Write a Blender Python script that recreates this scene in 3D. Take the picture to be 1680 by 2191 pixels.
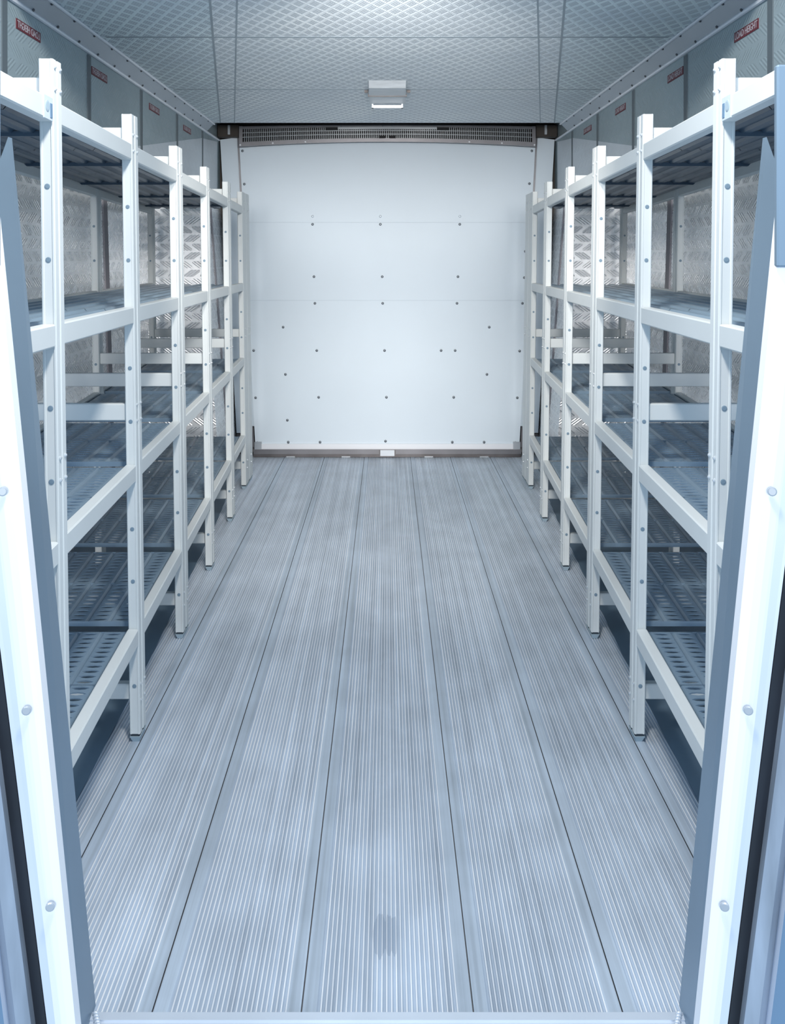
import bpy, bmesh, math, random
from mathutils import Vector, Matrix
random.seed(4)
S = bpy.context.scene
COL = S.collection
for o in list(bpy.data.objects):
    bpy.data.objects.remove(o)

# ------------------------------------------------------------------ camera
CAMZ = 1.32
F = 1900.0                      # focal length in pixels of the 1680x2191 frame
cam = bpy.data.cameras.new('camera')
cam.sensor_fit = 'VERTICAL'
cam.sensor_height = 24.0
cam.sensor_width = 24.0 * 1680 / 2191
cam.lens = F / 2191 * 24.0
cam.shift_x = (840 - 829) / 2191
cam.shift_y = -(1095.5 - 545) / 2191
cam.clip_start = 0.05
camo = bpy.data.objects.new('camera', cam)
camo.location = (0, 0, CAMZ)
camo.rotation_euler = (math.pi / 2, 0, 0)
COL.objects.link(camo)
S.camera = camo

# ------------------------------------------------------------------ light
S.view_settings.view_transform = 'Standard'
S.view_settings.look = 'None'
S.view_settings.gamma = 1.0
S.view_settings.use_curve_mapping = False
S.view_settings.exposure = 0.1

W = bpy.data.worlds.new('sky'); S.world = W
W.use_nodes = True
bg = W.node_tree.nodes['Background']
bg.inputs[0].default_value = (0.54, 0.75, 1.0, 1)
bg.inputs[1].default_value = 0.95

def lamp(name, typ, loc, target, energy, color, **kw):
    l = bpy.data.lights.new(name, typ)
    l.energy = energy; l.color = color
    for k, v in kw.items():
        setattr(l, k, v)
    o = bpy.data.objects.new(name, l)
    o.location = loc
    d = Vector(target) - Vector(loc)
    o.rotation_euler = d.to_track_quat('-Z', 'Y').to_euler()
    COL.objects.link(o)
    return o
lamp('sun', 'SUN', (0, -6, 2.6), (0, 0, 2.0), 1.0, (1.0, 0.97, 0.94), angle=math.radians(14))
lamp('front_key_light', 'POINT', (0, 1.0, 2.70), (0, 3.2, 0.6), 165, (1.0, 0.96, 0.90), shadow_soft_size=0.12)  # added key light hanging over the open front, no real fitting there
lamp('back_fill_spot', 'SPOT', (0, 2.25, 1.93), (0, 5.6, 0.72), 128, (1.0, 0.97, 0.93), shadow_soft_size=0.15, spot_size=math.radians(104), spot_blend=1.0)  # added unseen spot that brightens the back door, not a fitting of the box

# ------------------------------------------------------------------ materials
class NT:
    """tiny helper that writes math-node trees"""
    def __init__(s, mat):
        s.t = mat.node_tree; s.n = s.t.nodes
    def put(s, sock, v):
        if isinstance(v, (int, float)):
            sock.default_value = v
        elif isinstance(v, tuple):
            sock.default_value = v
        else:
            s.t.links.new(v, sock)
    def m(s, op, a, b=0.0, c=0.0):
        n = s.n.new('ShaderNodeMath'); n.operation = op
        s.put(n.inputs[0], a); s.put(n.inputs[1], b); s.put(n.inputs[2], c)
        return n.outputs[0]
    def xyz(s):
        tc = s.n.new('ShaderNodeTexCoord'); sp = s.n.new('ShaderNodeSeparateXYZ')
        s.t.links.new(tc.outputs['Object'], sp.inputs[0])
        s.co = tc.outputs['Object']
        return sp.outputs
    def noise(s, scale, detail=3.0, vec=None, stretch=None):
        n = s.n.new('ShaderNodeTexNoise')
        n.inputs['Scale'].default_value = scale; n.inputs['Detail'].default_value = detail
        tc = s.n.new('ShaderNodeTexCoord'); src = tc.outputs['Object']
        if stretch:
            mp = s.n.new('ShaderNodeMapping'); mp.inputs['Scale'].default_value = stretch
            s.t.links.new(src, mp.inputs[0]); src = mp.outputs[0]
        s.t.links.new(src, n.inputs['Vector'])
        return n.outputs['Fac']
    def ramp(s, fac, stops):
        r = s.n.new('ShaderNodeValToRGB')
        e = r.color_ramp.elements
        while len(e) < len(stops): e.new(0.5)
        for i, (p, c) in enumerate(stops):
            e[i].position = p; e[i].color = (*c, 1)
        s.t.links.new(fac, r.inputs[0])
        return r.outputs[0]
    def bump(s, h, strength, dist):
        b = s.n.new('ShaderNodeBump')
        b.inputs['Strength'].default_value = strength; b.inputs['Distance'].default_value = dist
        s.t.links.new(h, b.inputs['Height'])
        return b.outputs[0]

def mat(name, col, rough=0.5, metal=0.0, spec=0.5, var=0.0, vscale=3.0, stretch=None, bumpn=0.0, emit=None):
    m = bpy.data.materials.new(name); m.use_nodes = True
    t = NT(m); b = m.node_tree.nodes['Principled BSDF']
    b.inputs['Roughness'].default_value = rough
    b.inputs['Metallic'].default_value = metal
    b.inputs['Specular IOR Level'].default_value = spec
    lo = tuple(max(0, c * (1 - var)) for c in col); hi = tuple(min(1, c * (1 + var)) for c in col)
    f = t.noise(vscale, 4.0, stretch=stretch)
    t.put(b.inputs['Base Color'], t.ramp(f, [(0.3, lo), (0.7, hi)]))
    if bumpn:
        t.put(b.inputs['Normal'], t.bump(t.noise(260.0, 2.0), bumpn, 0.002))
    if emit:
        b.inputs['Emission Color'].default_value = (*emit[0], 1); b.inputs['Emission Strength'].default_value = emit[1]
    return m

def tread_bars(name, col, rough, metal, pu=0.085, pv=0.06):
    """five-bar tread plate: slanted groups of bars, rows leaning left and right in turn"""
    m = bpy.data.materials.new(name); m.use_nodes = True
    t = NT(m); b = m.node_tree.nodes['Principled BSDF']
    X, Y, Z = t.xyz()
    u = t.m('ADD', Y, t.m('ABSOLUTE', X))
    row = t.m('FLOOR', t.m('DIVIDE', Z, pv))
    par = t.m('MODULO', row, 2.0)
    uu = t.m('ADD', t.m('DIVIDE', u, pu), t.m('MULTIPLY', par, 0.5))
    fu = t.m('SUBTRACT', t.m('FRACT', uu), 0.5)
    fv = t.m('SUBTRACT', t.m('FRACT', t.m('DIVIDE', Z, pv)), 0.5)
    sgn = t.m('MULTIPLY_ADD', par, -1.5, 0.75)
    sh = t.m('SUBTRACT', fu, t.m('MULTIPLY', fv, sgn))
    stripes = t.m('SINE', t.m('MULTIPLY', sh, 2 * math.pi * 4.5))
    stripes = t.m('MULTIPLY_ADD', stripes, 0.5, 0.5)
    mk = t.m('MULTIPLY', t.m('LESS_THAN', t.m('ABSOLUTE', sh), 0.36), t.m('LESS_THAN', t.m('ABSOLUTE', fv), 0.40))
    h = t.m('MULTIPLY', stripes, mk)
    n1 = t.noise(2.2, 4.0)
    lo = tuple(c * 0.90 for c in col); hi = tuple(min(1, c * 1.08) for c in col)
    t.put(b.inputs['Base Color'], t.ramp(n1, [(0.3, lo), (0.7, hi)]))
    t.put(b.inputs['Roughness'], t.m('SUBTRACT', rough, t.m('MULTIPLY', h, 0.12)))
    b.inputs['Metallic'].default_value = metal
    t.put(b.inputs['Normal'], t.bump(h, 0.32, 0.0035))
    return m

def tread_diamond(name, col, rough, metal, pu=0.052, pv=0.092):
    m = bpy.data.materials.new(name); m.use_nodes = True
    t = NT(m); b = m.node_tree.nodes['Principled BSDF']
    X, Y, Z = t.xyz()
    a = t.m('ADD', t.m('DIVIDE', X, pu), t.m('DIVIDE', Y, pv))
    c = t.m('SUBTRACT', t.m('DIVIDE', X, pu), t.m('DIVIDE', Y, pv))
    da = t.m('ABSOLUTE', t.m('SUBTRACT', t.m('FRACT', a), 0.5))
    dc = t.m('ABSOLUTE', t.m('SUBTRACT', t.m('FRACT', c), 0.5))
    d = t.m('MAXIMUM', da, dc)
    h = t.m('SMOOTH_MAX', t.m('SUBTRACT', d, 0.36), 0.0, 0.05)
    n1 = t.noise(2.6, 4.0)
    lo = tuple(k * 0.88 for k in col); hi = tuple(min(1, k * 1.12) for k in col)
    loz = t.m('LESS_THAN', d, 0.36)
    hat = t.m('MULTIPLY_ADD', t.m('SINE', t.m('MULTIPLY', a, 2 * math.pi * 5)), 0.5, 0.5)
    mx = m.node_tree.nodes.new('ShaderNodeMix'); mx.data_type = 'RGBA'
    t.put(mx.inputs[0], t.m('MULTIPLY', loz, 0.85))
    t.put(mx.inputs[6], t.ramp(n1, [(0.3, lo), (0.7, hi)]))
    t.put(mx.inputs[7], tuple(k * 0.70 for k in col) + (1,))
    t.put(b.inputs['Base Color'], mx.outputs[2])
    b.inputs['Roughness'].default_value = rough
    b.inputs['Metallic'].default_value = metal
    hh = t.m('ADD', t.m('MULTIPLY', h, 2.0), t.m('MULTIPLY', t.m('MULTIPLY', hat, loz), 0.35))
    t.put(b.inputs['Normal'], t.bump(hh, 0.45, 0.008))
    return m

M = {}
M['paint'] = mat('shelf_paint', (0.70, 0.73, 0.725), 0.42, 0, 0.4, var=0.03)
M['panel'] = mat('shelf_panel', (0.05, 0.085, 0.125), 0.36, 0.0, 0.5, var=0.06, vscale=5, stretch=(8, 0.6, 1))  # top level: the shade on its underside is put into this dark colour
M['slotted'] = mat('slotted_panel', (0.18, 0.255, 0.33), 0.38, 0.0, 0.5, var=0.05, vscale=5, stretch=(8, 0.6, 1))  # blue of the shade between the shelves is mixed into this colour
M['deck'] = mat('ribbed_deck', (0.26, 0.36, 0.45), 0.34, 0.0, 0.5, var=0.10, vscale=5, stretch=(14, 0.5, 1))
M['plug'] = mat('plug_grey', (0.20, 0.28, 0.35), 0.5, 0)
M['plug_dark'] = mat('gap_dark', (0.03, 0.045, 0.06), 0.6)
M['rivet'] = mat('rivet_metal', (0.75, 0.78, 0.80), 0.25, 0.6)
M['foot'] = mat('foot_cap', (0.40, 0.50, 0.56), 0.5)
M['sticker_grey'] = mat('plate_grey', (0.62, 0.69, 0.74), 0.5)
M['sticker_blue'] = mat('plate_blue', (0.16, 0.27, 0.40), 0.5)
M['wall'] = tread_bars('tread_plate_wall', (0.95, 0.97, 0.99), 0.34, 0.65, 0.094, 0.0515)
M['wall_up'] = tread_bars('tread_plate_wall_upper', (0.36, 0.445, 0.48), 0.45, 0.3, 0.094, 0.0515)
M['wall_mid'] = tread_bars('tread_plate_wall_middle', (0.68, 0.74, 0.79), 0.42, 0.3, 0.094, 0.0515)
M['roof_c'] = tread_diamond('tread_plate_roof_centre', (0.86, 0.93, 0.98), 0.5, 0.0)
M['roof_s'] = tread_diamond('tread_plate_roof_side', (0.80, 0.90, 0.96), 0.5, 0.0)
M['cove'] = mat('cove_metal', (0.38, 0.43, 0.48), 0.45, 0.3, var=0.06)
M['cove_edge'] = mat('cove_edge', (0.80, 0.84, 0.90), 0.4, 0.1)
M['dark_dash'] = mat('dark_rivet', (0.06, 0.07, 0.08), 0.5)
M['seam'] = mat('seam_strip', (0.36, 0.42, 0.46), 0.5, 0.1)
M['seam_dark'] = mat('seam_strip_dark', (0.12, 0.15, 0.17), 0.5, 0.1)
M['seam_brown'] = mat('seam_mauve', (0.34, 0.32, 0.35), 0.6)
M['door'] = mat('door_white', (0.74, 0.82, 0.88), 0.45, 0, 0.4, var=0.025, vscale=1.2)
M['door_line'] = mat('door_gap', (0.60, 0.68, 0.74), 0.6)
M['bolt'] = mat('bolt_metal', (0.16, 0.18, 0.20), 0.35, 0.5)
M['bolt_pale'] = mat('bolt_pale', (0.62, 0.69, 0.74), 0.4, 0.2)
M['brown'] = mat('header_brown', (0.045, 0.035, 0.028), 0.6, var=0.3, vscale=8)
M['black'] = mat('gap_black', (0.008, 0.008, 0.009), 0.7)
M['grille'] = mat('grille_metal', (0.30, 0.32, 0.34), 0.35, 0.6)
M['grille_frame'] = mat('grille_frame_metal', (0.20, 0.195, 0.205), 0.38, 0.6, var=0.12, vscale=6)
M['steel_dark'] = mat('dark_steel', (0.13, 0.12, 0.12), 0.4, 0.6, var=0.3, vscale=6)
M['steel'] = mat('steel', (0.52, 0.55, 0.58), 0.35, 0.6, var=0.1, vscale=4)
M['fixture'] = mat('fixture_grey', (0.62, 0.65, 0.67), 0.45, 0.1, var=0.1, vscale=14, stretch=(1, 6, 1))
M['jamb'] = mat('jamb_face', (0.24, 0.33, 0.42), 0.34, 0.45, var=0.1, vscale=3, stretch=(1, 1, 0.5))
M['strip'] = mat('white_strip', (0.88, 0.89, 0.92), 0.3, 0, 0.5)
M['lip'] = mat('silver_lip', (0.66, 0.72, 0.82), 0.35, 0.3, var=0.05)
M['rubber'] = mat('rubber_seal', (0.012, 0.016, 0.024), 0.45, var=0.3, vscale=6)
M['channel'] = mat('grey_channel', (0.36, 0.42, 0.50), 0.4, 0.4, var=0.25, vscale=5, stretch=(4, 4, 0.6))
M['red'] = mat('sticker_red', (0.13, 0.02, 0.03), 0.5)
M['white_ink'] = mat('white_ink', (0.42, 0.40, 0.44), 0.5)

def floor_mat(name, col, rough, metal, v=0.28):
    m = bpy.data.materials.new(name); m.use_nodes = True
    t = NT(m); b = m.node_tree.nodes['Principled BSDF']
    n1 = t.noise(1.4, 4.0, stretch=(3.0, 0.7, 1))
    n2 = t.noise(6.0, 5.0, stretch=(1.4, 0.8, 1))
    n3 = t.noise(1.0, 3.0, stretch=(70.0, 0.5, 1))
    f = t.m('MULTIPLY_ADD', n1, 0.3, t.m('MULTIPLY_ADD', n2, 0.25, t.m('MULTIPLY', n3, 0.45)))
    lo = tuple(c * (1 - v) for c in col); hi = tuple(min(1, c * (1 + v)) for c in col)
    # dark scuff mark near the front end, ragged edged
    X, Y, Z = t.xyz()
    rx = t.m('DIVIDE', t.m('ADD', X, 0.004), 0.045); ry = t.m('DIVIDE', t.m('SUBTRACT', Y, 1.725), 0.075)
    r2 = t.m('ADD', t.m('MULTIPLY', rx, rx), t.m('MULTIPLY', ry, ry))
    st = t.m('MULTIPLY', t.m('GREATER_THAN', t.m('MULTIPLY_ADD', n3, 2.6, t.m('SUBTRACT', 0.1, r2)), 1.0), 0.28)
    mx = t.n.new('ShaderNodeMix'); mx.data_type = 'RGBA'
    t.put(mx.inputs[0], st); t.put(mx.inputs[6], t.ramp(f, [(0.36, lo), (0.62, hi)])); t.put(mx.inputs[7], (0.13, 0.19, 0.28, 1))
    t.put(b.inputs['Base Color'], mx.outputs[2])
    t.put(b.inputs['Roughness'], t.m('MULTIPLY_ADD', n2, 0.25, rough - 0.1))
    b.inputs['Metallic'].default_value = metal
    return m
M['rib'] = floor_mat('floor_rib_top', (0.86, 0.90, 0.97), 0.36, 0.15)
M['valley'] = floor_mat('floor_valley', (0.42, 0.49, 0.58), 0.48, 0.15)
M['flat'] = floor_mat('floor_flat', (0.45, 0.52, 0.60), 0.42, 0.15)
M['groove'] = mat('floor_groove', (0.12, 0.13, 0.15), 0.6)
M['floor_shade_sheet'] = mat('floor_shade_sheet', (0.13, 0.20, 0.27), 0.45, 0.1, var=0.12, vscale=3)
M['sill'] = mat('sill_metal', (0.68, 0.74, 0.82), 0.35, 0.3, var=0.08)

# ------------------------------------------------------------------ object helpers
def link(o, parent=None):
    COL.objects.link(o)
    if parent is not None:
        o.parent = parent
        o.matrix_parent_inverse = Matrix.Translation(-parent_loc(parent))
    return o
def parent_loc(p):
    v = Vector((0, 0, 0))
    while p is not None:
        v += p.location; p = p.parent
    return v
def obj(name, bm, material, parent=None, smooth=False, bevel=0.0, recalc=True):
    """links a bmesh (built in world coordinates) as one mesh object"""
    if bevel:
        bmesh.ops.bevel(bm, geom=list(bm.edges), offset=bevel, segments=1, affect='EDGES', profile=0.5)
    if recalc:
        bmesh.ops.recalc_face_normals(bm, faces=list(bm.faces))
    me = bpy.data.meshes.new(name)
    if smooth:
        for f in bm.faces: f.smooth = True
    bm.to_mesh(me); bm.free()
    for mm in (material if isinstance(material, list) else [material]):
        me.materials.append(mm)
    o = bpy.data.objects.new(name, me)
    COL.objects.link(o)
    if parent is not None:
        o.parent = parent
        o.location = -parent_loc(parent)
    return o
def thing(name, loc, label, cat, group=None):
    o = bpy.data.objects.new(name, None)
    o.empty_display_size = 0.1
    o.location = loc
    COL.objects.link(o)
    o['label'] = label; o['category'] = cat
    if group: o['group'] = group
    return o
def tag(o, label, cat, group=None):
    o['label'] = label; o['category'] = cat
    if group: o['group'] = group
    return o
def struct(o, label=None):
    o['kind'] = 'structure'
    if label: o['label'] = label
    return o
def hexa(bm, P, mi=0):
    """P: 8 points, bottom ring then top ring"""
    v = [bm.verts.new(p) for p in P]
    for idx in ((0, 1, 2, 3), (7, 6, 5, 4), (0, 4, 5, 1), (1, 5, 6, 2), (2, 6, 7, 3), (3, 7, 4, 0)):
        f = bm.faces.new([v[i] for i in idx]); f.material_index = mi
    return v
def box(bm, x0, x1, y0, y1, z0, z1, mi=0):
    return hexa(bm, [(x0, y0, z0), (x1, y0, z0), (x1, y1, z0), (x0, y1, z0),
                     (x0, y0, z1), (x1, y0, z1), (x1, y1, z1), (x0, y1, z1)], mi)
def prism(bm, A, B, mi=0):
    """closed polygon A lofted to polygon B"""
    a = [bm.verts.new(p) for p in A]; b = [bm.verts.new(p) for p in B]
    n = len(a)
    for i in range(n):
        f = bm.faces.new([a[i], a[(i + 1) % n], b[(i + 1) % n], b[i]]); f.material_index = mi
    bm.faces.new(list(reversed(a))).material_index = mi
    bm.faces.new(b).material_index = mi
def disc(bm, c, axis, r, t, n=12, dome=0.0, mi=0):
    """short round stud; axis is the outward direction"""
    ax = Vector(axis).normalized()
    u = ax.orthogonal().normalized(); w = ax.cross(u)
    c = Vector(c)
    def ring(rr, h):
        return [bm.verts.new(c + ax * h + (u * math.cos(2 * math.pi * i / n) + w * math.sin(2 * math.pi * i / n)) * rr) for i in range(n)]
    rings = [ring(r, -0.001), ring(r, t * 0.6), ring(r * 0.75, t)]
    if dome: rings.append(ring(r * 0.35, t + dome))
    for a, b in zip(rings, rings[1:]):
        for i in range(n):
            bm.faces.new([a[i], a[(i + 1) % n], b[(i + 1) % n], b[i]])
    bm.faces.new(rings[-1]); bm.faces.new(list(reversed(rings[0])))
def NB(): return bmesh.new()

# ------------------------------------------------------------------ room shell
Y_BACK = 5.83
ROOF = 2.125
XW = 1.11                       # upper wall plane
XR = 1.41                       # recessed lower wall plane

# floor: extruded planks with fine ribs
def floor_profile():
    seams = [-1.19, -0.93, -0.67, -0.41, -0.15, 0.15, 0.41, 0.67, 0.93, 1.19]
    pts = []                    # (x, z, material of the face starting here)
    edges = [-1.5] + seams + [1.5]
    for a, b in zip(edges, edges[1:]):
        fl = 0.026
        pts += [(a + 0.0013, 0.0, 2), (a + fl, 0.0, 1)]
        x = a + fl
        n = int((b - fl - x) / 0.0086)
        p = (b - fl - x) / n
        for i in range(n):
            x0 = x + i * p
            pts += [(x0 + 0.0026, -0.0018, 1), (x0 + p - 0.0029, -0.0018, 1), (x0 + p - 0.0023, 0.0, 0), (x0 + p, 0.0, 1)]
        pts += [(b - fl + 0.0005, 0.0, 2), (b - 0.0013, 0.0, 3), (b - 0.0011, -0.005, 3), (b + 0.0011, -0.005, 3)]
    return pts
bm = NB()
prof = floor_profile()
Y0F = 1.545
va = [bm.verts.new((x, Y0F, z)) for x, z, _ in prof]
vb = [bm.verts.new((x, Y_BACK + 0.07, z)) for x, z, _ in prof]
for i in range(len(prof) - 1):
    f = bm.faces.new([va[i], va[i + 1], vb[i + 1], vb[i]]); f.material_index = prof[i][2]
box(bm, -1.5, 1.5, Y0F, Y_BACK + 0.07, -0.06, -0.008, 3)
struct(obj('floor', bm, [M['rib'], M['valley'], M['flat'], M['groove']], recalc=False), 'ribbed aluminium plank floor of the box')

bm = NB()
box(bm, -0.95, 0.95, 1.46, Y0F, -0.05, 0.001)
box(bm, -0.95, 0.95, 1.527, Y0F - 0.002, 0.0, 0.004)
struct(obj('trim_1', bm, M['sill']), 'bright metal sill across the front end of the floor')

for k, sx in enumerate((-1, 1)):  # added sheets whose dark colour stands in for the shade under the racks
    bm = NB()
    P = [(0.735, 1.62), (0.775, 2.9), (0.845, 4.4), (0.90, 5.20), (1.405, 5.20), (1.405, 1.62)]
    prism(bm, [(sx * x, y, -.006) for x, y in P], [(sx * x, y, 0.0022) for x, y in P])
    struct(obj('trim_%d' % (6 + k), bm, M['floor_shade_sheet']), 'smooth dark blue-grey shade sheet added to the floor under the %s shelving' % ('left' if sx < 0 else 'right'))

# walls: upper plane, recess behind the racks, end piece beside the back door
for sx, nm in ((-1, 'left'), (1, 'right')):
    bm = NB()
    def bx(x0, x1, y0, y1, z0, z1, mi=0):
        box(bm, min(sx * x0, sx * x1), max(sx * x0, sx * x1), y0, y1, z0, z1, mi)
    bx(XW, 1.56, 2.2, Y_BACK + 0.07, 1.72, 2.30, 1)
    bx(XR, 1.56, 2.2, 5.24, -0.05, 1.72)
    P = [(XW - 0.12, 5.24, 0.0), (1.56, 5.24, 0.0), (1.56, Y_BACK + 0.07, 0.0), (XW - 0.12, Y_BACK + 0.07, 0.0),
         (XW, 5.24, 1.72), (1.56, 5.24, 1.72), (1.56, Y_BACK + 0.07, 1.72), (XW, Y_BACK + 0.07, 1.72)]
    hexa(bm, [(sx * x, y, z) for x, y, z in P])
    w = struct(obj('wall_' + nm, bm, [M['wall'], M['wall_up']]), nm + ' wall of bright tread plate')
    # vertical joint strips between the wall sheets
    for y in (2.55, 3.28, 3.98, 4.66, 5.30):
        b2 = NB(); X = sx * XW
        box(b2, min(X, X - sx * 0.004), max(X, X - sx * 0.004), y, y + 0.035, 1.725, 2.06)
        obj('joint_strip', b2, M['seam_dark'], w)
    for y, dy in ((4.38, 0.16), (3.1, 0.0)):
        b2 = NB(); X0 = sx * XR; X1 = sx * (XR - 0.006)
        hexa(b2, [(X0, y + dy, 0.02), (X1, y + dy, 0.02), (X1, y + dy + 0.06, 0.02), (X0, y + dy + 0.06, 0.02),
                  (X0, y, 1.70), (X1, y, 1.70), (X1, y + 0.06, 1.70), (X0, y + 0.06, 1.70)])
        obj('joint_strip', b2, M['seam_brown'], w)
    b2 = NB()
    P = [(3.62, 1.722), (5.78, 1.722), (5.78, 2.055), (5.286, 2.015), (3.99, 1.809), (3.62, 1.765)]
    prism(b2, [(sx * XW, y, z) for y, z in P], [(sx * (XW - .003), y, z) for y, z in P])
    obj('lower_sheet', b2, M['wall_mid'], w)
    b2 = NB(); a0 = XW - 0.12; d = 0.005
    hexa(b2, [(sx * a0, 5.56, 0), (sx * (a0 - d), 5.56, 0), (sx * (a0 - d), 5.60, 0), (sx * a0, 5.60, 0),
              (sx * XW, 5.50, 1.72), (sx * (XW - d), 5.50, 1.72), (sx * (XW - d), 5.54, 1.72), (sx * XW, 5.54, 1.72)])
    obj('joint_strip', b2, M['seam_brown'], w)

# ceiling
bm = NB()
YC0, YC1 = 2.5, 5.42
def cx(y): return 0.556 + (y - 2.8) * (1.0 - 0.556) / (5.33 - 2.8)
hexa(bm, [(-cx(YC0), YC0, ROOF), (cx(YC0), YC0, ROOF), (cx(YC1), YC1, ROOF), (-cx(YC1), YC1, ROOF),
          (-cx(YC0), YC0, ROOF + .05), (cx(YC0), YC0, ROOF + .05), (cx(YC1), YC1, ROOF + .05), (-cx(YC1), YC1, ROOF + .05)], 0)
for sx in (-1, 1):
    hexa(bm, [(sx * cx(YC0), YC0, ROOF), (sx * 1.2, YC0, ROOF), (sx * 1.2, YC1, ROOF), (sx * cx(YC1), YC1, ROOF),
              (sx * cx(YC0), YC0, ROOF + .05), (sx * 1.2, YC0, ROOF + .05), (sx * 1.2, YC1, ROOF + .05), (sx * cx(YC1), YC1, ROOF + .05)], 1)
box(bm, -1.56, 1.56, YC1, Y_BACK + 0.2, 2.30, 2.36, 2)
box(bm, -1.2, 1.2, YC1 - .02, YC1, ROOF + .05, 2.36, 2)
ceil = struct(obj('ceiling', bm, [M['roof_c'], M['roof_s'], M['black']]), 'tread plate ceiling of the box')
for y in (3.275, 4.31):
    bm = NB(); box(bm, -1.04, 1.04, y, y + 0.018, ROOF - 0.0008, ROOF + 0.001)
    obj('joint_strip', bm, M['seam'], ceil)
for sx in (-1, 1):
    for off, wd in ((0.0, 0.008), (-0.085, 0.006)):
        bm = NB()
        p = [(cx(YC0) + off, YC0), (cx(YC0) + off + wd, YC0), (cx(YC1) + off + wd, YC1), (cx(YC1) + off, YC1)]
        hexa(bm, [(sx * x, y, ROOF - 0.0010) for x, y in p] + [(sx * x, y, ROOF + 0.001) for x, y in p])
        obj('joint_strip', bm, M['seam'], ceil)

# cove strips along the top corners
for k, sx in enumerate((-1, 1)):
    zl, zu = 0.752 + CAMZ, ROOF
    xl, xu = XW, 1.057
    bm = NB()
    A = [(xl, zl), (xl - .004, zl + .002), (xu + .002, zu - .004), (xu, zu), (xl, zu)]
    prism(bm, [(sx * x, 1.9, z) for x, z in A], [(sx * x, 5.43, z) for x, z in A])
    cv = struct(obj('trim_%d' % (2 + k), bm, M['cove']), 'grey cove strip along the top of the ' + ('left' if sx < 0 else 'right') + ' wall')
    for (x, z, y1, w_) in ((xl - 0.004, zl, Y_BACK, .0075), (xu + 0.001, zu - .006, 5.43, .006)):
        bm = NB()
        A = [(x + w_ * math.cos(a), z + w_ * math.sin(a)) for a in [i * math.pi / 4 for i in range(8)]]
        prism(bm, [(sx * a, 1.9, b) for a, b in A], [(sx * a, y1, b) for a, b in A])
        obj('edge_bead', bm, M['cove_edge'], cv)
    y = 2.55
    while y < 5.35:
        for fr in (0.16, 0.84):
            xx = xl + (xu - xl) * fr; zz = zl + (zu - zl) * fr
            bm = NB()
            q = Vector((-sx, 0, -1)).normalized()
            disc(bm, (sx * xx - sx * .002, y + (0.06 if fr > .5 else 0), zz - .001), q, 0.0055, 0.004, 8)
            obj('rivet', bm, M['dark_dash'], cv)
        y += 0.205

# back wall, dark, behind the door
def bxz(px, py, Y=Y_BACK):       # photograph pixel on the back plane -> X, Z in metres
    return (px - 829) * Y / F, CAMZ - (py - 545) * Y / F
bm = NB()
box(bm, -1.56, 1.56, Y_BACK + 0.06, Y_BACK + 0.12, -0.05, 2.36)
wb = struct(obj('wall_back', bm, M['brown']), 'dark brown back wall behind the white door')

# white corner panels beside the door
for k, sx in enumerate((-1, 1)):
    bm = NB()
    P = [(0.885, .15), (0.990, .15), (1.098, 2.075), (0.985, 2.09)]
    prism(bm, [(sx * x, Y_BACK, z) for x, z in P], [(sx * x, Y_BACK + .05, z) for x, z in P])
    t_ = struct(obj('trim_%d' % (4 + k), bm, M['door']), 'white corner panel beside the back door, ' + ('left' if sx < 0 else 'right') + ' side')
    bm = NB()
    P = [(0.875, .02), (0.995, .02), (0.995, .14), (0.885, .14)]
    prism(bm, [(sx * x, Y_BACK + .02, z) for x, z in P], [(sx * x, Y_BACK + .05, z) for x, z in P])
    obj('foot_block', bm, M['steel_dark'], t_)
    bm = NB()
    P = [(0.872, .06), (0.884, .06), (0.984, 2.09), (0.972, 2.09)]
    prism(bm, [(sx * x, Y_BACK - .01, z) for x, z in P], [(sx * x, Y_BACK + .03, z) for x, z in P])
    obj('edge_channel', bm, M['grille_frame'], t_)

# the back door
YD = 5.80
droot = bpy.data.objects.new('door_1', None); droot.location = (0, YD, 0); COL.objects.link(droot)
struct(droot, 'white panelled back door with bolt heads'); 
def dx(z):                       # half width of the tapering door
    return 0.862 + (z - 0.06) * (0.966 - 0.862) / (2.02 - 0.06)
zs = [0.085, CAMZ - (643 - 545) * YD / F, CAMZ - (476 - 545) * YD / F, 2.02]
for i in range(3):
    z0, z1 = zs[i] + (.0009 if i else 0), zs[i + 1] - .0009
    bm = NB()
    if i < 2:
        P = [(-dx(z0), z0), (dx(z0), z0), (dx(z1), z1), (-dx(z1), z1)]
    else:
        P = [(-dx(z0), z0), (dx(z0), z0), (dx(z1), z1)] + [(x / 10, z1 + .034 * (1 - (x / 9.6) ** 2)) for x in range(9, -10, -1)] + [(-dx(z1), z1)]
    prism(bm, [(x, YD, z) for x, z in P], [(x, YD + .04, z) for x, z in P])
    obj('panel', bm, M['door'], droot)
bm = NB(); box(bm, -.9, .9, YD + .003, YD + .03, .2, 1.95); obj('core', bm, M['door_line'], droot)
bolts = [(669, 463, 1), (669, 480, 0), (814, 463, 1), (814, 480, 0), (984, 463, 1), (984, 480, 0), (672, 592, 0), (818, 592, 0), (980, 592, 0),
         (674, 649, 0), (819, 649, 0), (978, 649, 0), (1118, 649, 0), (606, 700, 0), (1047, 700, 0), (678, 750, 0), (823, 750, 0), (944, 750, 0),
         (974, 750, 0), (1112, 751, 0), (543, 750, 0), (611, 801, 0), (1042, 801, 0), (682, 850, 0), (827, 850, 0), (971, 850, 0), (1107, 851, 0),
         (547, 851, 0), (615, 899, 0), (617, 946, 0), (685, 946, 0), (825, 944, 0), (968, 946, 0), (1036, 946, 0), (551, 947, 0), (1103, 947, 0),
         (519, 323, 0), (1138, 323, 0), (523, 394, 0), (1133, 393, 0), (1124, 538, 0), (1122, 594, 0)]
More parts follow.
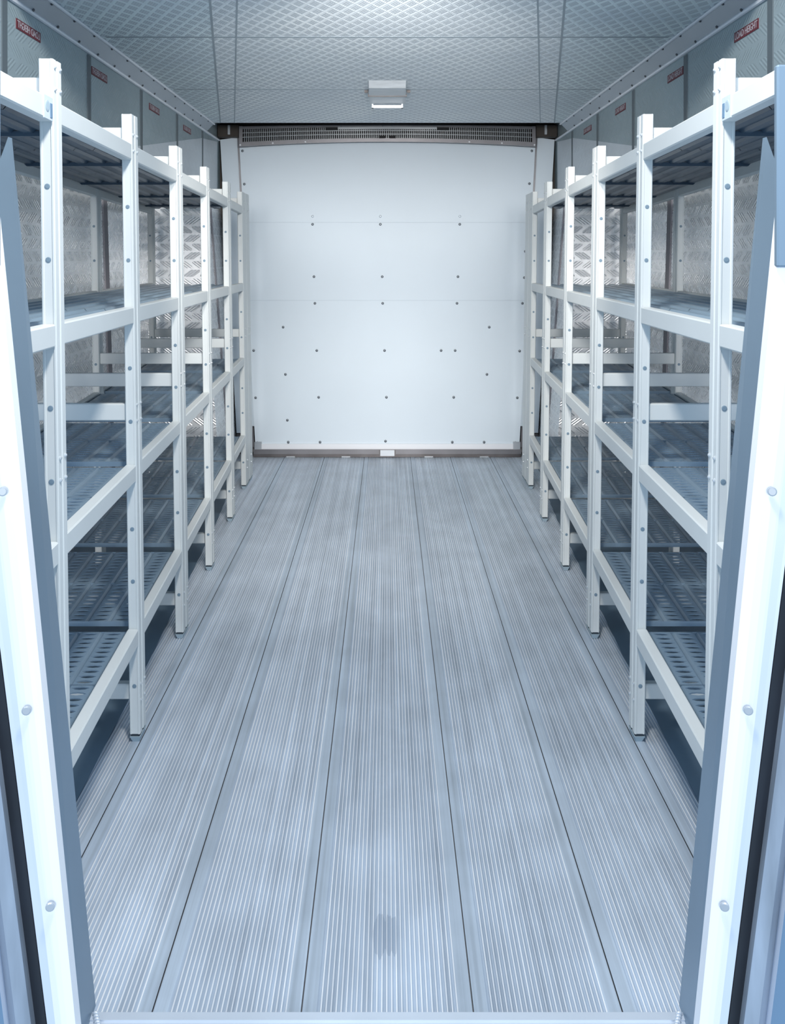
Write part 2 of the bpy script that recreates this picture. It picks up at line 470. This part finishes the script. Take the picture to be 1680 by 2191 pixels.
for px, py, pale in bolts:
    x, z = bxz(px, py, YD)
    x = max(-dx(z) + .012, min(dx(z) - .012, x))
    bm = NB(); disc(bm, (x, YD, z), (0, -1, 0), 0.0085, 0.005, 12, dome=.001)
    obj('bolt', bm, M['bolt_pale' if pale else 'bolt'], droot)
bm = NB(); box(bm, -.83, .83, YD - .012, YD + .02, .052, .086); obj('bottom_strip', bm, M['strip'], droot)
bm = NB(); box(bm, -.872, .872, YD - .02, YD + .04, .022, .052); obj('bottom_rail', bm, M['grille_frame'], droot)
bm = NB(); box(bm, -.872, .872, YD - .012, YD + .04, .001, .022); obj('bottom_seal', bm, M['steel_dark'], droot)
for x in (-.05, .05):
    bm = NB(); box(bm, x - .004, x + .004, YD - .026, YD - .01, .008, .05); obj('latch_plate', bm, M['steel_dark'], droot)
bm = NB(); box(bm, -.05, .05, YD - .024, YD - .012, .01, .048); obj('latch_cover', bm, M['steel'], droot)
for x in (-.63, -.27, .27, .63):
    bm = NB(); box(bm, x - .028, x + .028, YD - .02, YD - .005, .001, .007); obj('drip_tab', bm, M['steel'], droot)
for sx in (-1, 1):
    bm = NB(); box(bm, min(sx * .82, sx * .866), max(sx * .82, sx * .866), YD - .016, YD + .02, .052, .1); obj('corner_plate', bm, M['steel'], droot)

# header channel and ventilation grille
ZG0, ZG1 = 2.030, 2.148          # bottom and top of the grille at its ends
def bow(x, z):                   # the grille is slightly arched
    return z + (1 - (x / 0.97) ** 2) * (0.012 + 0.018 * (ZG1 - z) / (ZG1 - ZG0))
gr = thing('ventilation_grille', (0, 5.72, 2.0), 'long metal ventilation grille across the top of the white back door', 'grille')
YG = 5.735
def gstrip(bm, x0, x1, z0, z1, y0, y1, mi=0, n=12):
    for i in range(n):
        a = x0 + (x1 - x0) * i / n; b = x0 + (x1 - x0) * (i + 1) / n
        hexa(bm, [(a, y0, bow(a, z0)), (b, y0, bow(b, z0)), (b, y1, bow(b, z0)), (a, y1, bow(a, z0)),
                  (a, y0, bow(a, z1)), (b, y0, bow(b, z1)), (b, y1, bow(b, z1)), (a, y1, bow(a, z1))], mi)
bm = NB()
gstrip(bm, -.958, .958, ZG1 - .018, ZG1, YG, YG + .04)
gstrip(bm, -.958, .958, ZG0 - .012, ZG0 + .016, YG, YG + .04)
for sx in (-1, 1):
    box(bm, min(sx * .935, sx * .958), max(sx * .935, sx * .958), YG - .002, YG + .04, ZG0 - .01, ZG1 + .002)
obj('frame', bm, M['grille_frame'], gr)
bm = NB()
gstrip(bm, -.94, .94, ZG0, ZG1 - .01, YG + .034, YG + .05)
obj('backing', bm, M['black'], gr)
bm = NB()
n = 150
for i in range(n):
    x = -.93 + 1.86 * (i + .5) / n
    box(bm, x - .0019, x + .0019, YG + .004, YG + .022, bow(x, ZG0 + .014), bow(x, ZG1 - .016))
for z in (ZG0 + .047, ZG0 + .075):
    gstrip(bm, -.935, .935, z - .002, z + .002, YG + .001, YG + .01)
obj('bars', bm, M['grille'], gr)
bm = NB()
gstrip(bm, -.32, .32, ZG1 - .034, ZG1 - .014, YG - .006, YG + .004)
obj('centre_strip', bm, M['grille'], gr)
for x0, x1, za, zb in ((-.40, -.325, .018, .040), (.325, .40, .018, .040), (-.055, -.015, .084, .104), (.015, .055, .084, .104)):
    bm = NB(); gstrip(bm, x0, x1, ZG1 - zb, ZG1 - za, YG - .003, YG + .004, n=2)
    obj('cover_plate', bm, M['black'], gr)
for x in (-.95, -.74, -.53, .53, .74, .95):
    bm = NB(); disc(bm, (x, YG, bow(x, ZG0 - .002)), (0, -1, 0), .006, .004, 8); obj('screw', bm, M['strip'], gr)
for x in (-.3, -.03, .03, .3):
    bm = NB(); disc(bm, (x, YG, bow(x, ZG1 - .008)), (0, -1, 0), .005, .004, 8); obj('screw', bm, M['bolt'], gr)
# brown header bracket boxes in both top corners
for sx, nm in ((-1, 'left'), (1, 'right')):
    bm = NB(); box(bm, min(sx * .965, sx * 1.105), max(sx * .965, sx * 1.105), 5.77, 5.88, 2.085, 2.165)
    h = tag(obj('header_bracket', bm, M['brown'], bevel=.003), 'dark brown metal bracket in the top %s corner above the white panel' % nm, 'bracket')
    bm = NB(); box(bm, min(sx * 1.02, sx * 1.035), max(sx * 1.02, sx * 1.035), 5.755, 5.77, 2.10, 2.16)
    obj('tab', bm, M['steel'], h)

# ceiling fixture
fx = thing('ceiling_fixture', (0, 4.2, ROOF), 'small pale grey box fixture screwed to the middle of the ceiling', 'ceiling fixture')
bm = NB()
hexa(bm, [(-.086, 4.10, ROOF), (.086, 4.10, ROOF), (.094, 4.56, ROOF), (-.094, 4.56, ROOF),
          (-.086, 4.13, ROOF - .03), (.086, 4.13, ROOF - .03), (.094, 4.56, ROOF - .03), (-.094, 4.56, ROOF - .03)])
obj('body', bm, M['fixture'], fx)
bm = NB(); box(bm, -.095, .095, 4.33, 4.345, ROOF - .033, ROOF - .02); obj('lid_seam', bm, M['steel_dark'], fx)
bm = NB()
box(bm, -.08, .08, 4.57, 4.60, ROOF - .05, ROOF - .035); box(bm, -.08, -.072, 4.56, 4.60, ROOF - .05, ROOF); box(bm, .072, .08, 4.56, 4.60, ROOF - .05, ROOF)
obj('bracket', bm, M['steel'], fx)
for sx in (-1, 1):
    bm = NB(); box(bm, min(sx * .094, sx * .112), max(sx * .094, sx * .112), 4.34, 4.36, ROOF - .012, ROOF); obj('tab', bm, M['steel_dark'], fx)

# ------------------------------------------------------------------ LOAD HEIGHT stickers
def text_bm(s, size):
    c = bpy.data.curves.new('t', 'FONT'); c.body = s; c.size = size; c.align_x = 'CENTER'; c.align_y = 'CENTER'
    c.extrude = 0.0004; c.offset = size * 0.012
    o = bpy.data.objects.new('t', c); COL.objects.link(o)
    bpy.context.view_layer.update()
    me = bpy.data.meshes.new_from_object(o.evaluated_get(bpy.context.evaluated_depsgraph_get()))
    bpy.data.objects.remove(o); bpy.data.curves.remove(c)
    b = bmesh.new(); b.from_mesh(me); bpy.data.meshes.remove(me)
    return b
order = ['nearest of the four', 'second nearest of the four', 'third nearest of the four', 'farthest and faintest of the four']
for sx, nm in ((-1, 'left'), (1, 'right')):
    for i, y in enumerate((2.745, 3.42, 4.226, 4.92)):
        z = CAMZ + 0.692; L, H = 0.185, 0.031
        bm = NB(); X = sx * XW
        box(bm, min(X, X - sx * .002), max(X, X - sx * .002), y - L / 2, y + L / 2, z - H / 2, z + H / 2)
        lab = ('mirror-written' if sx < 0 else 'red') + ' LOAD HEIGHT sticker high on the %s wall, %s' % (nm, order[i])
        st = tag(obj('warning_sticker', bm, M['red']), lab, 'sticker', 'LOAD HEIGHT stickers on the %s wall' % nm)
        tb = text_bm('LOAD HEIGHT', 0.030)
        xs = [v.co.x for v in tb.verts]; wdt = max(xs) - min(xs)
        for v in tb.verts:
            a, b_, c_ = v.co
            v.co = (X - sx * (.0022 + c_), y - a * (L * .92 / wdt), z + b_)
        obj('lettering', tb, M['white_ink'], st)

# ------------------------------------------------------------------ shelving rows
DU = [1.75, 2.40, 3.047, 3.705, 4.385, 4.996]                # uprights
DP = [0.048, 0.060, 0.085, 0.066, 0.080, 0.25]               # their depth along the row
PW = 0.0285
LEAN = 0.014
def XF(D): return 0.653 + 0.0487 * (D - 1.75)               # aisle side of the row
def XB(D): return 1.18 + 0.0856 * (D - 3.05)                # wall side of the row
def ZS(D): return 1 - 0.0058 * (D - 1.75)
def MP(sx, X, D, z): return (sx * (X + LEAN * (z - 1.2)), D, z * ZS(D))
LEVELS = [1.627, 1.183, 0.755, 0.310]
RH = 0.045
RT = 0.030
def post_prof(w, d):
    """outline (across, along) of an upright: aisle face first, with grooves and lips"""
    g = 0.0022
    return [(0, 0.003), (0, d * .36), (g, d * .40), (g, d * .52), (0, d * .56), (0, d - .003), (0.003, d),
            (w - .003, d), (w, d - .003), (w, .003), (w - .002, 0), (w - .005, 0), (w - .006, .0018), (.006, .0018), (.005, 0), (.002, 0)]
def post(sx, X, D, d, z0, z1):
    bm = NB()
    pr = post_prof(PW, d)
    prism(bm, [MP(sx, X + a, D + b, z0) for a, b in pr], [MP(sx, X + a, D + b, z1) for a, b in pr])
    return bm
def rail_x(sx, fx, D0, D1, t0, t1, z0, z1):
    """bar along the row whose faces follow fx(D)+t"""
    bm = NB()
    hexa(bm, [MP(sx, fx(D0) + t0, D0, z0), MP(sx, fx(D0) + t1, D0, z0), MP(sx, fx(D1) + t1, D1, z0), MP(sx, fx(D1) + t0, D1, z0),
              MP(sx, fx(D0) + t0, D0, z1), MP(sx, fx(D0) + t1, D0, z1), MP(sx, fx(D1) + t1, D1, z1), MP(sx, fx(D1) + t0, D1, z1)])
    return bm
def slotted_panel(sx, D0, D1, zt):
    bm = NB()
    def pt(s, D, z):
        a = XF(D) + RT + .003; b = XB(D) - PW - .004
        return MP(sx, a + (b - a) * s, D, z)
    rows = 6; n = max(1, round((D1 - D0) / 0.028)); P = (D1 - D0) / n
    cache = {}
    def V(s, D, z):
        k = (round(s, 5), round(D, 5), round(z, 5))
        if k not in cache: cache[k] = bm.verts.new(pt(s, D, z))
        return cache[k]
    def face(*v):
        bm.faces.new(v)
    for r in range(rows):
        s0, s1 = r / rows, (r + 1) / rows; L = s1 - s0
        rib0 = s0 + L * .10
        # shallow channel between the rows of slots
        for i in range(n):
            d0 = D0 + i * P; d1 = d0 + P; dm = (d0 + d1) / 2; hw = P * .22
            face(V(s0, d0, zt - .006), V(rib0, d0, zt), V(rib0, d1, zt), V(s0, d1, zt - .006))
            e0 = s1 - L * .10
            face(V(e0, d0, zt), V(s1, d0, zt - .006), V(s1, d1, zt - .006), V(e0, d1, zt))
            A, B, C, E = V(rib0, d0, zt), V(e0, d0, zt), V(e0, d1, zt), V(rib0, d1, zt)
            l = e0 - rib0; a = l * .05; w_ = l - 2 * a; hw = P * .29
            lens = [(0, 0), (.22, -.72), (.5, -1), (.78, -.72), (1, 0), (.78, .72), (.5, 1), (.22, .72)]
            hx = [(rib0 + a + w_ * q, dm + hw * k) for q, k in lens]
            h = [V(s, D, zt) for s, D in hx]
            face(A, B, h[4], h[3], h[2], h[1], h[0]); face(C, E, h[0], h[7], h[6], h[5], h[4])
            face(B, C, h[4]); face(E, A, h[0])
            lo = [V(s, D, zt - .003) for s, D in hx]
            for q in range(8):
                face(h[q], h[(q + 1) % 8], lo[(q + 1) % 8], lo[q])
    # turned-down skirts all round
    def skirt(s0, D0_, s1, D1_):
        bm.faces.new([bm.verts.new(pt(s0, D0_, zt)), bm.verts.new(pt(s1, D1_, zt)), bm.verts.new(pt(s1, D1_, zt - .014)), bm.verts.new(pt(s0, D0_, zt - .014))])
    skirt(0, D0, 1, D0); skirt(1, D0, 1, D1); skirt(1, D1, 0, D1); skirt(0, D1, 0, D0)
    return bm
def ribbed_panel(sx, D0, D1, zt):
    bm = NB()
    prof = []
    n = 7
    for i in range(n):
        s = i / n; w = 1 / n
        prof += [(s, 0), (s + w * .34, 0), (s + w * .46, -.007), (s + w * .88, -.007)]
    prof.append((1, 0))
    def pt(s, D, z):
        a = XF(D) + RT + .003; b = XB(D) - PW - .004
        return MP(sx, a + (b - a) * s, D, z)
    th = .004
    for (s0, h0), (s1, h1) in zip(prof, prof[1:]):
        v = [pt(s0, D0, zt + h0), pt(s1, D0, zt + h1), pt(s1, D1, zt + h1), pt(s0, D1, zt + h0)]
        w = [pt(s0, D0, zt + h0 - th), pt(s1, D0, zt + h1 - th), pt(s1, D1, zt + h1 - th), pt(s0, D1, zt + h0 - th)]
        bm.faces.new([bm.verts.new(p) for p in v]); bm.faces.new([bm.verts.new(p) for p in reversed(w)])
    D = (D0 + D1) / 2
    hexa(bm, [pt(.03, D, zt - .018), pt(.97, D, zt - .018), pt(.97, D + .012, zt - .018), pt(.03, D + .012, zt - .018),
              pt(.0, D, zt - .006), pt(1, D, zt - .006), pt(1, D + .012, zt - .006), pt(0, D + .012, zt - .006)])
    return bm

HOLES = [1.455, 1.31, 1.017, 0.872, 0.58, 0.438, 0.154]
def shelving(sx, nm):
    root = thing('shelving_row', (sx * 0.95, 3.4, 0), 'long row of white metal shelving with four levels along the %s wall' % nm, 'shelving', 'shelving rows')
    for i, D in enumerate(DU):
        d = DP[i]
        up = obj('upright', post(sx, XF(D), D, d, .024, 1.707), M['paint'], root)
        bm = NB(); X = XF(D)
        prism(bm, [MP(sx, X + a, D + b, 0) for a, b in ((.006, .008), (PW - .006, .008), (PW - .006, d - .008), (.006, d - .008))],
              [MP(sx, X + a, D + b, .017) for a, b in ((0, 0), (PW, 0), (PW, d), (0, d))])
        prism(bm, [MP(sx, X + a, D + b, .017) for a, b in ((.003, .003), (PW - .003, .003), (PW - .003, d - .003), (.003, d - .003))],
              [MP(sx, X + a, D + b, .026) for a, b in ((.003, .003), (PW - .003, .003), (PW - .003, d - .003), (.003, d - .003))], 1)
        obj('foot', bm, [M['foot'], M['plug_dark']], up)
        for h in HOLES:
            bm = NB(); p = MP(sx, X + PW * .5, D, h)
            disc(bm, (p[0], D + .0015, p[2]), (0, -1, 0), .0055, .0012, 12)
            obj('hole_plug', bm, M['plug'], up)
        for zc in (1.60 if i else 1.64, 0.895, .135):
            for dz in (-.022, .022):
                for f in (.2, .78):
                    bm = NB(); p = MP(sx, X, D + d * f, zc + dz + (.03 if zc > 1.5 else 0))
                    disc(bm, p, (-sx, 0, 0), .0042, .003, 8, dome=.0012)
                    obj('rivet', bm, M['rivet'], up)
        # wall-side upright and the three rungs of the end frame
        XBk = XB(D) - PW
        rp = obj('rear_upright', post(sx, XBk, D, min(d, .06), .024, 1.66), M['paint'], root)
        bm = NB(); dd = min(d, .06)
        prism(bm, [MP(sx, XBk + a, D + b, 0) for a, b in ((.006, .008), (PW - .006, .008), (PW - .006, dd - .008), (.006, dd - .008))],
              [MP(sx, XBk + a, D + b, .017) for a, b in ((0, 0), (PW, 0), (PW, dd), (0, dd))])
        prism(bm, [MP(sx, XBk + a, D + b, .017) for a, b in ((.003, .003), (PW - .003, .003), (PW - .003, dd - .003), (.003, dd - .003))],
              [MP(sx, XBk + a, D + b, .026) for a, b in ((.003, .003), (PW - .003, .003), (PW - .003, dd - .003), (.003, dd - .003))], 1)
        obj('foot', bm, [M['foot'], M['plug_dark']], rp)
        for h in HOLES:
            bm = NB(); p = MP(sx, XBk + PW * .5, D, h)
            disc(bm, (p[0], D + .0015, p[2]), (0, -1, 0), .0055, .0012, 10)
            obj('hole_plug', bm, M['plug'], rp)
        for z0, z1 in ((1.632, 1.672), (.872, .918), (.112, .154)):
            bm = NB()
            a, b = XF(D) + PW, XB(D) - PW; y0 = D + .012; y1 = D + .036
            hexa(bm, [MP(sx, a, y0, z0), MP(sx, b, y0, z0), MP(sx, b, y1, z0), MP(sx, a, y1, z0),
                      MP(sx, a, y0, z1), MP(sx, b, y0, z1), MP(sx, b, y1, z1), MP(sx, a, y1, z1)])
            obj('cross_rail', bm, M['paint'], root, bevel=.0025)
    for li, zt in enumerate(LEVELS):
        for i in range(-1, 5):
            D1 = DU[i + 1]
            if i < 0:
                D0 = 1.462 if li == 0 else 1.565
            else:
                D0 = DU[i] + DP[i]
            rl = obj('front_rail', rail_x(sx, XF, D0, D1, .001, RT, zt - RH, zt), M['paint'], root, bevel=.003)
            obj('rear_rail', rail_x(sx, lambda D: XB(D) - PW, D0 if i < 0 else DU[i] + min(DP[i], .06), D1, .002, PW - .002, zt - RH, zt), M['paint'], root, bevel=.003)
            if i < 0 and li == 0:
                bm = NB(); X = XF(D1)
                a, b = D1 - .055, D1 - .004
                hexa(bm, [MP(sx, XF(a) - .001, a, zt - RH), MP(sx, XF(a) + .002, a, zt - RH), MP(sx, XF(b) + .002, b, zt - RH), MP(sx, XF(b) - .001, b, zt - RH),
                          MP(sx, XF(a) - .001, a, zt), MP(sx, XF(a) + .002, a, zt), MP(sx, XF(b) + .002, b, zt), MP(sx, XF(b) - .001, b, zt)])
                obj('end_plate', bm, M['sticker_grey'], rl)
                bm = NB(); p = MP(sx, XF(D1 - .038) - .001, D1 - .038, zt - .02)
                disc(bm, p, (-sx, 0, 0), .011, .0015, 16); obj('round_mark', bm, M['foot'], rl)
                bm = NB(); a, b = D1 - .022, D1 - .010
                hexa(bm, [MP(sx, XF(a) - .002, a, zt - .04), MP(sx, XF(a), a, zt - .04), MP(sx, XF(b), b, zt - .04), MP(sx, XF(b) - .002, b, zt - .04),
                          MP(sx, XF(a) - .002, a, zt - .012), MP(sx, XF(a), a, zt - .012), MP(sx, XF(b), b, zt - .012), MP(sx, XF(b) - .002, b, zt - .012)])
                obj('blue_mark', bm, M['sticker_blue'], rl)
            p0 = D0 + .004 if i < 0 else DU[i] + (DP[i] + .004 if li > 1 else .022)
            p1 = D1 - .006 if li > 1 else D1 + .018
            cuts = [(p0, p1)] if (i < 0 or li < 2) else [(p0, (p0 + p1) / 2 - .002), ((p0 + p1) / 2 + .002, p1)]
            for a, b in cuts:
                bm = (ribbed_panel if li < 2 else slotted_panel)(sx, a, b, zt - .006)
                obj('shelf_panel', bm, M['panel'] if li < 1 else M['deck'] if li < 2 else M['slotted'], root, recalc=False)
    return root
shelving(-1, 'left')
shelving(1, 'right')

# ------------------------------------------------------------------ leaning door jambs at the front
def jx(d, D): return d * D / F
def jamb(sx, nm):
    root = thing('door_jamb', (sx * .60, 1.48, 0), '%s door jamb with white screwed strip and black rubber seal, leaning outward' % nm, 'door jamb', 'door jambs')
    # boundary lines: depth, horizontal offset (in px of the frame) at y=600 and slope per px
    def line(D, x600, sl):
        def at(z):
            y = 545 + (CAMZ - z) * F / D
            return (sx * jx(829 - (x600 + sl * (y - 600)), D), D, z)
        return at
    inner = line(1.545, 47, .0965)
    back = line(1.560, 44, .0965)
    seamf = line(1.47, 4, .1002)
    w0 = line(1.448, 2, .1002)
    w1 = line(1.4445, -24, .105)
    w2 = line(1.4445, -46, .112)
    w3 = line(1.448, -68, .117)
    lip = line(1.446, -98, .125)
    blk0 = line(1.452, -100, .125)
    blk1 = line(1.456, -139, .129)
    ch0 = line(1.440, -139, .129)
    ch1 = line(1.430, -165, .125)
    ch2 = line(1.450, -185, .122)
    ch3 = line(1.425, -190, .125)
    ch4 = line(1.43, -420, .15)
    def slab(name, fr, thick, m, z0, z1, smooth=False, zt=None):
        bm = NB()
        zt = zt or [z1] * len(fr)
        a0 = [f(z0) for f in fr]; a1 = [f(z) for f, z in zip(fr, zt)]
        def bk(p): return (p[0], p[1] + thick, p[2])
        prism(bm, a0 + [bk(p) for p in reversed(a0)], a1 + [bk(p) for p in reversed(a1)])
        return obj(name, bm, m, root, smooth=smooth)
    zb = 0.0
    slab('face_plate', [inner, seamf], .016, M['jamb'], zb, 1.52, zt=[1.525, 1.44])
    st = slab('white_strip', [w0, w1, w2, w3], .022, M['strip'], zb, 1.40)
    slab('strip_edge', [line(1.462, 9, .1002), line(1.458, 3, .1002)], .006, M['lip'], zb, 1.40)
    slab('silver_lip', [w3, lip], .020, M['lip'], zb, 1.36)
    slab('rubber_seal', [blk0, blk1], .03, M['rubber'], zb, 1.30)
    slab('outer_channel', [ch0, ch1, ch2], .03, M['channel'], zb, 1.25)
    slab('channel_lip', [ch2, ch3], .02, M['lip'], zb, 1.25)
    slab('outer_panel', [line(1.45, -189, .125), ch4], .03, M['sticker_blue'], zb, 1.2)
    # screws down the white strip
    for px, py in ((5, 1052), (56, 1521), (107, 1941)):
        D = 1.438
        bm = NB(); c = (sx * jx(829 - px, D), D + .001, CAMZ - (py - 545) * D / F)
        disc(bm, c, (-sx * .2, -1, 0), .0075, .002, 14)
        sc = obj('screw', bm, M['steel'], st)
    # upper post above the jamb
    bm = NB()
    box(bm, min(sx * .629, sx * .80), max(sx * .629, sx * .80), 1.432, 1.446, 1.30, 1.627)
    obj('upper_post', bm, M['jamb'], root, bevel=.003)
    # weld at the foot
    bm = NB()
    for i in range(5):
        c = Vector((sx * (.505 - .003 * i), 1.537 - .006 * i, .006))
        r = bmesh.ops.create_uvsphere(bm, u_segments=8, v_segments=6, radius=.006)
        for v in r['verts']: v.co = Vector((v.co.x, v.co.y * .6, v.co.z * .8)) + c
    obj('weld_bead', bm, M['sill'], root, smooth=True)
    return root
jamb(-1, 'left-hand')
jamb(1, 'right-hand')
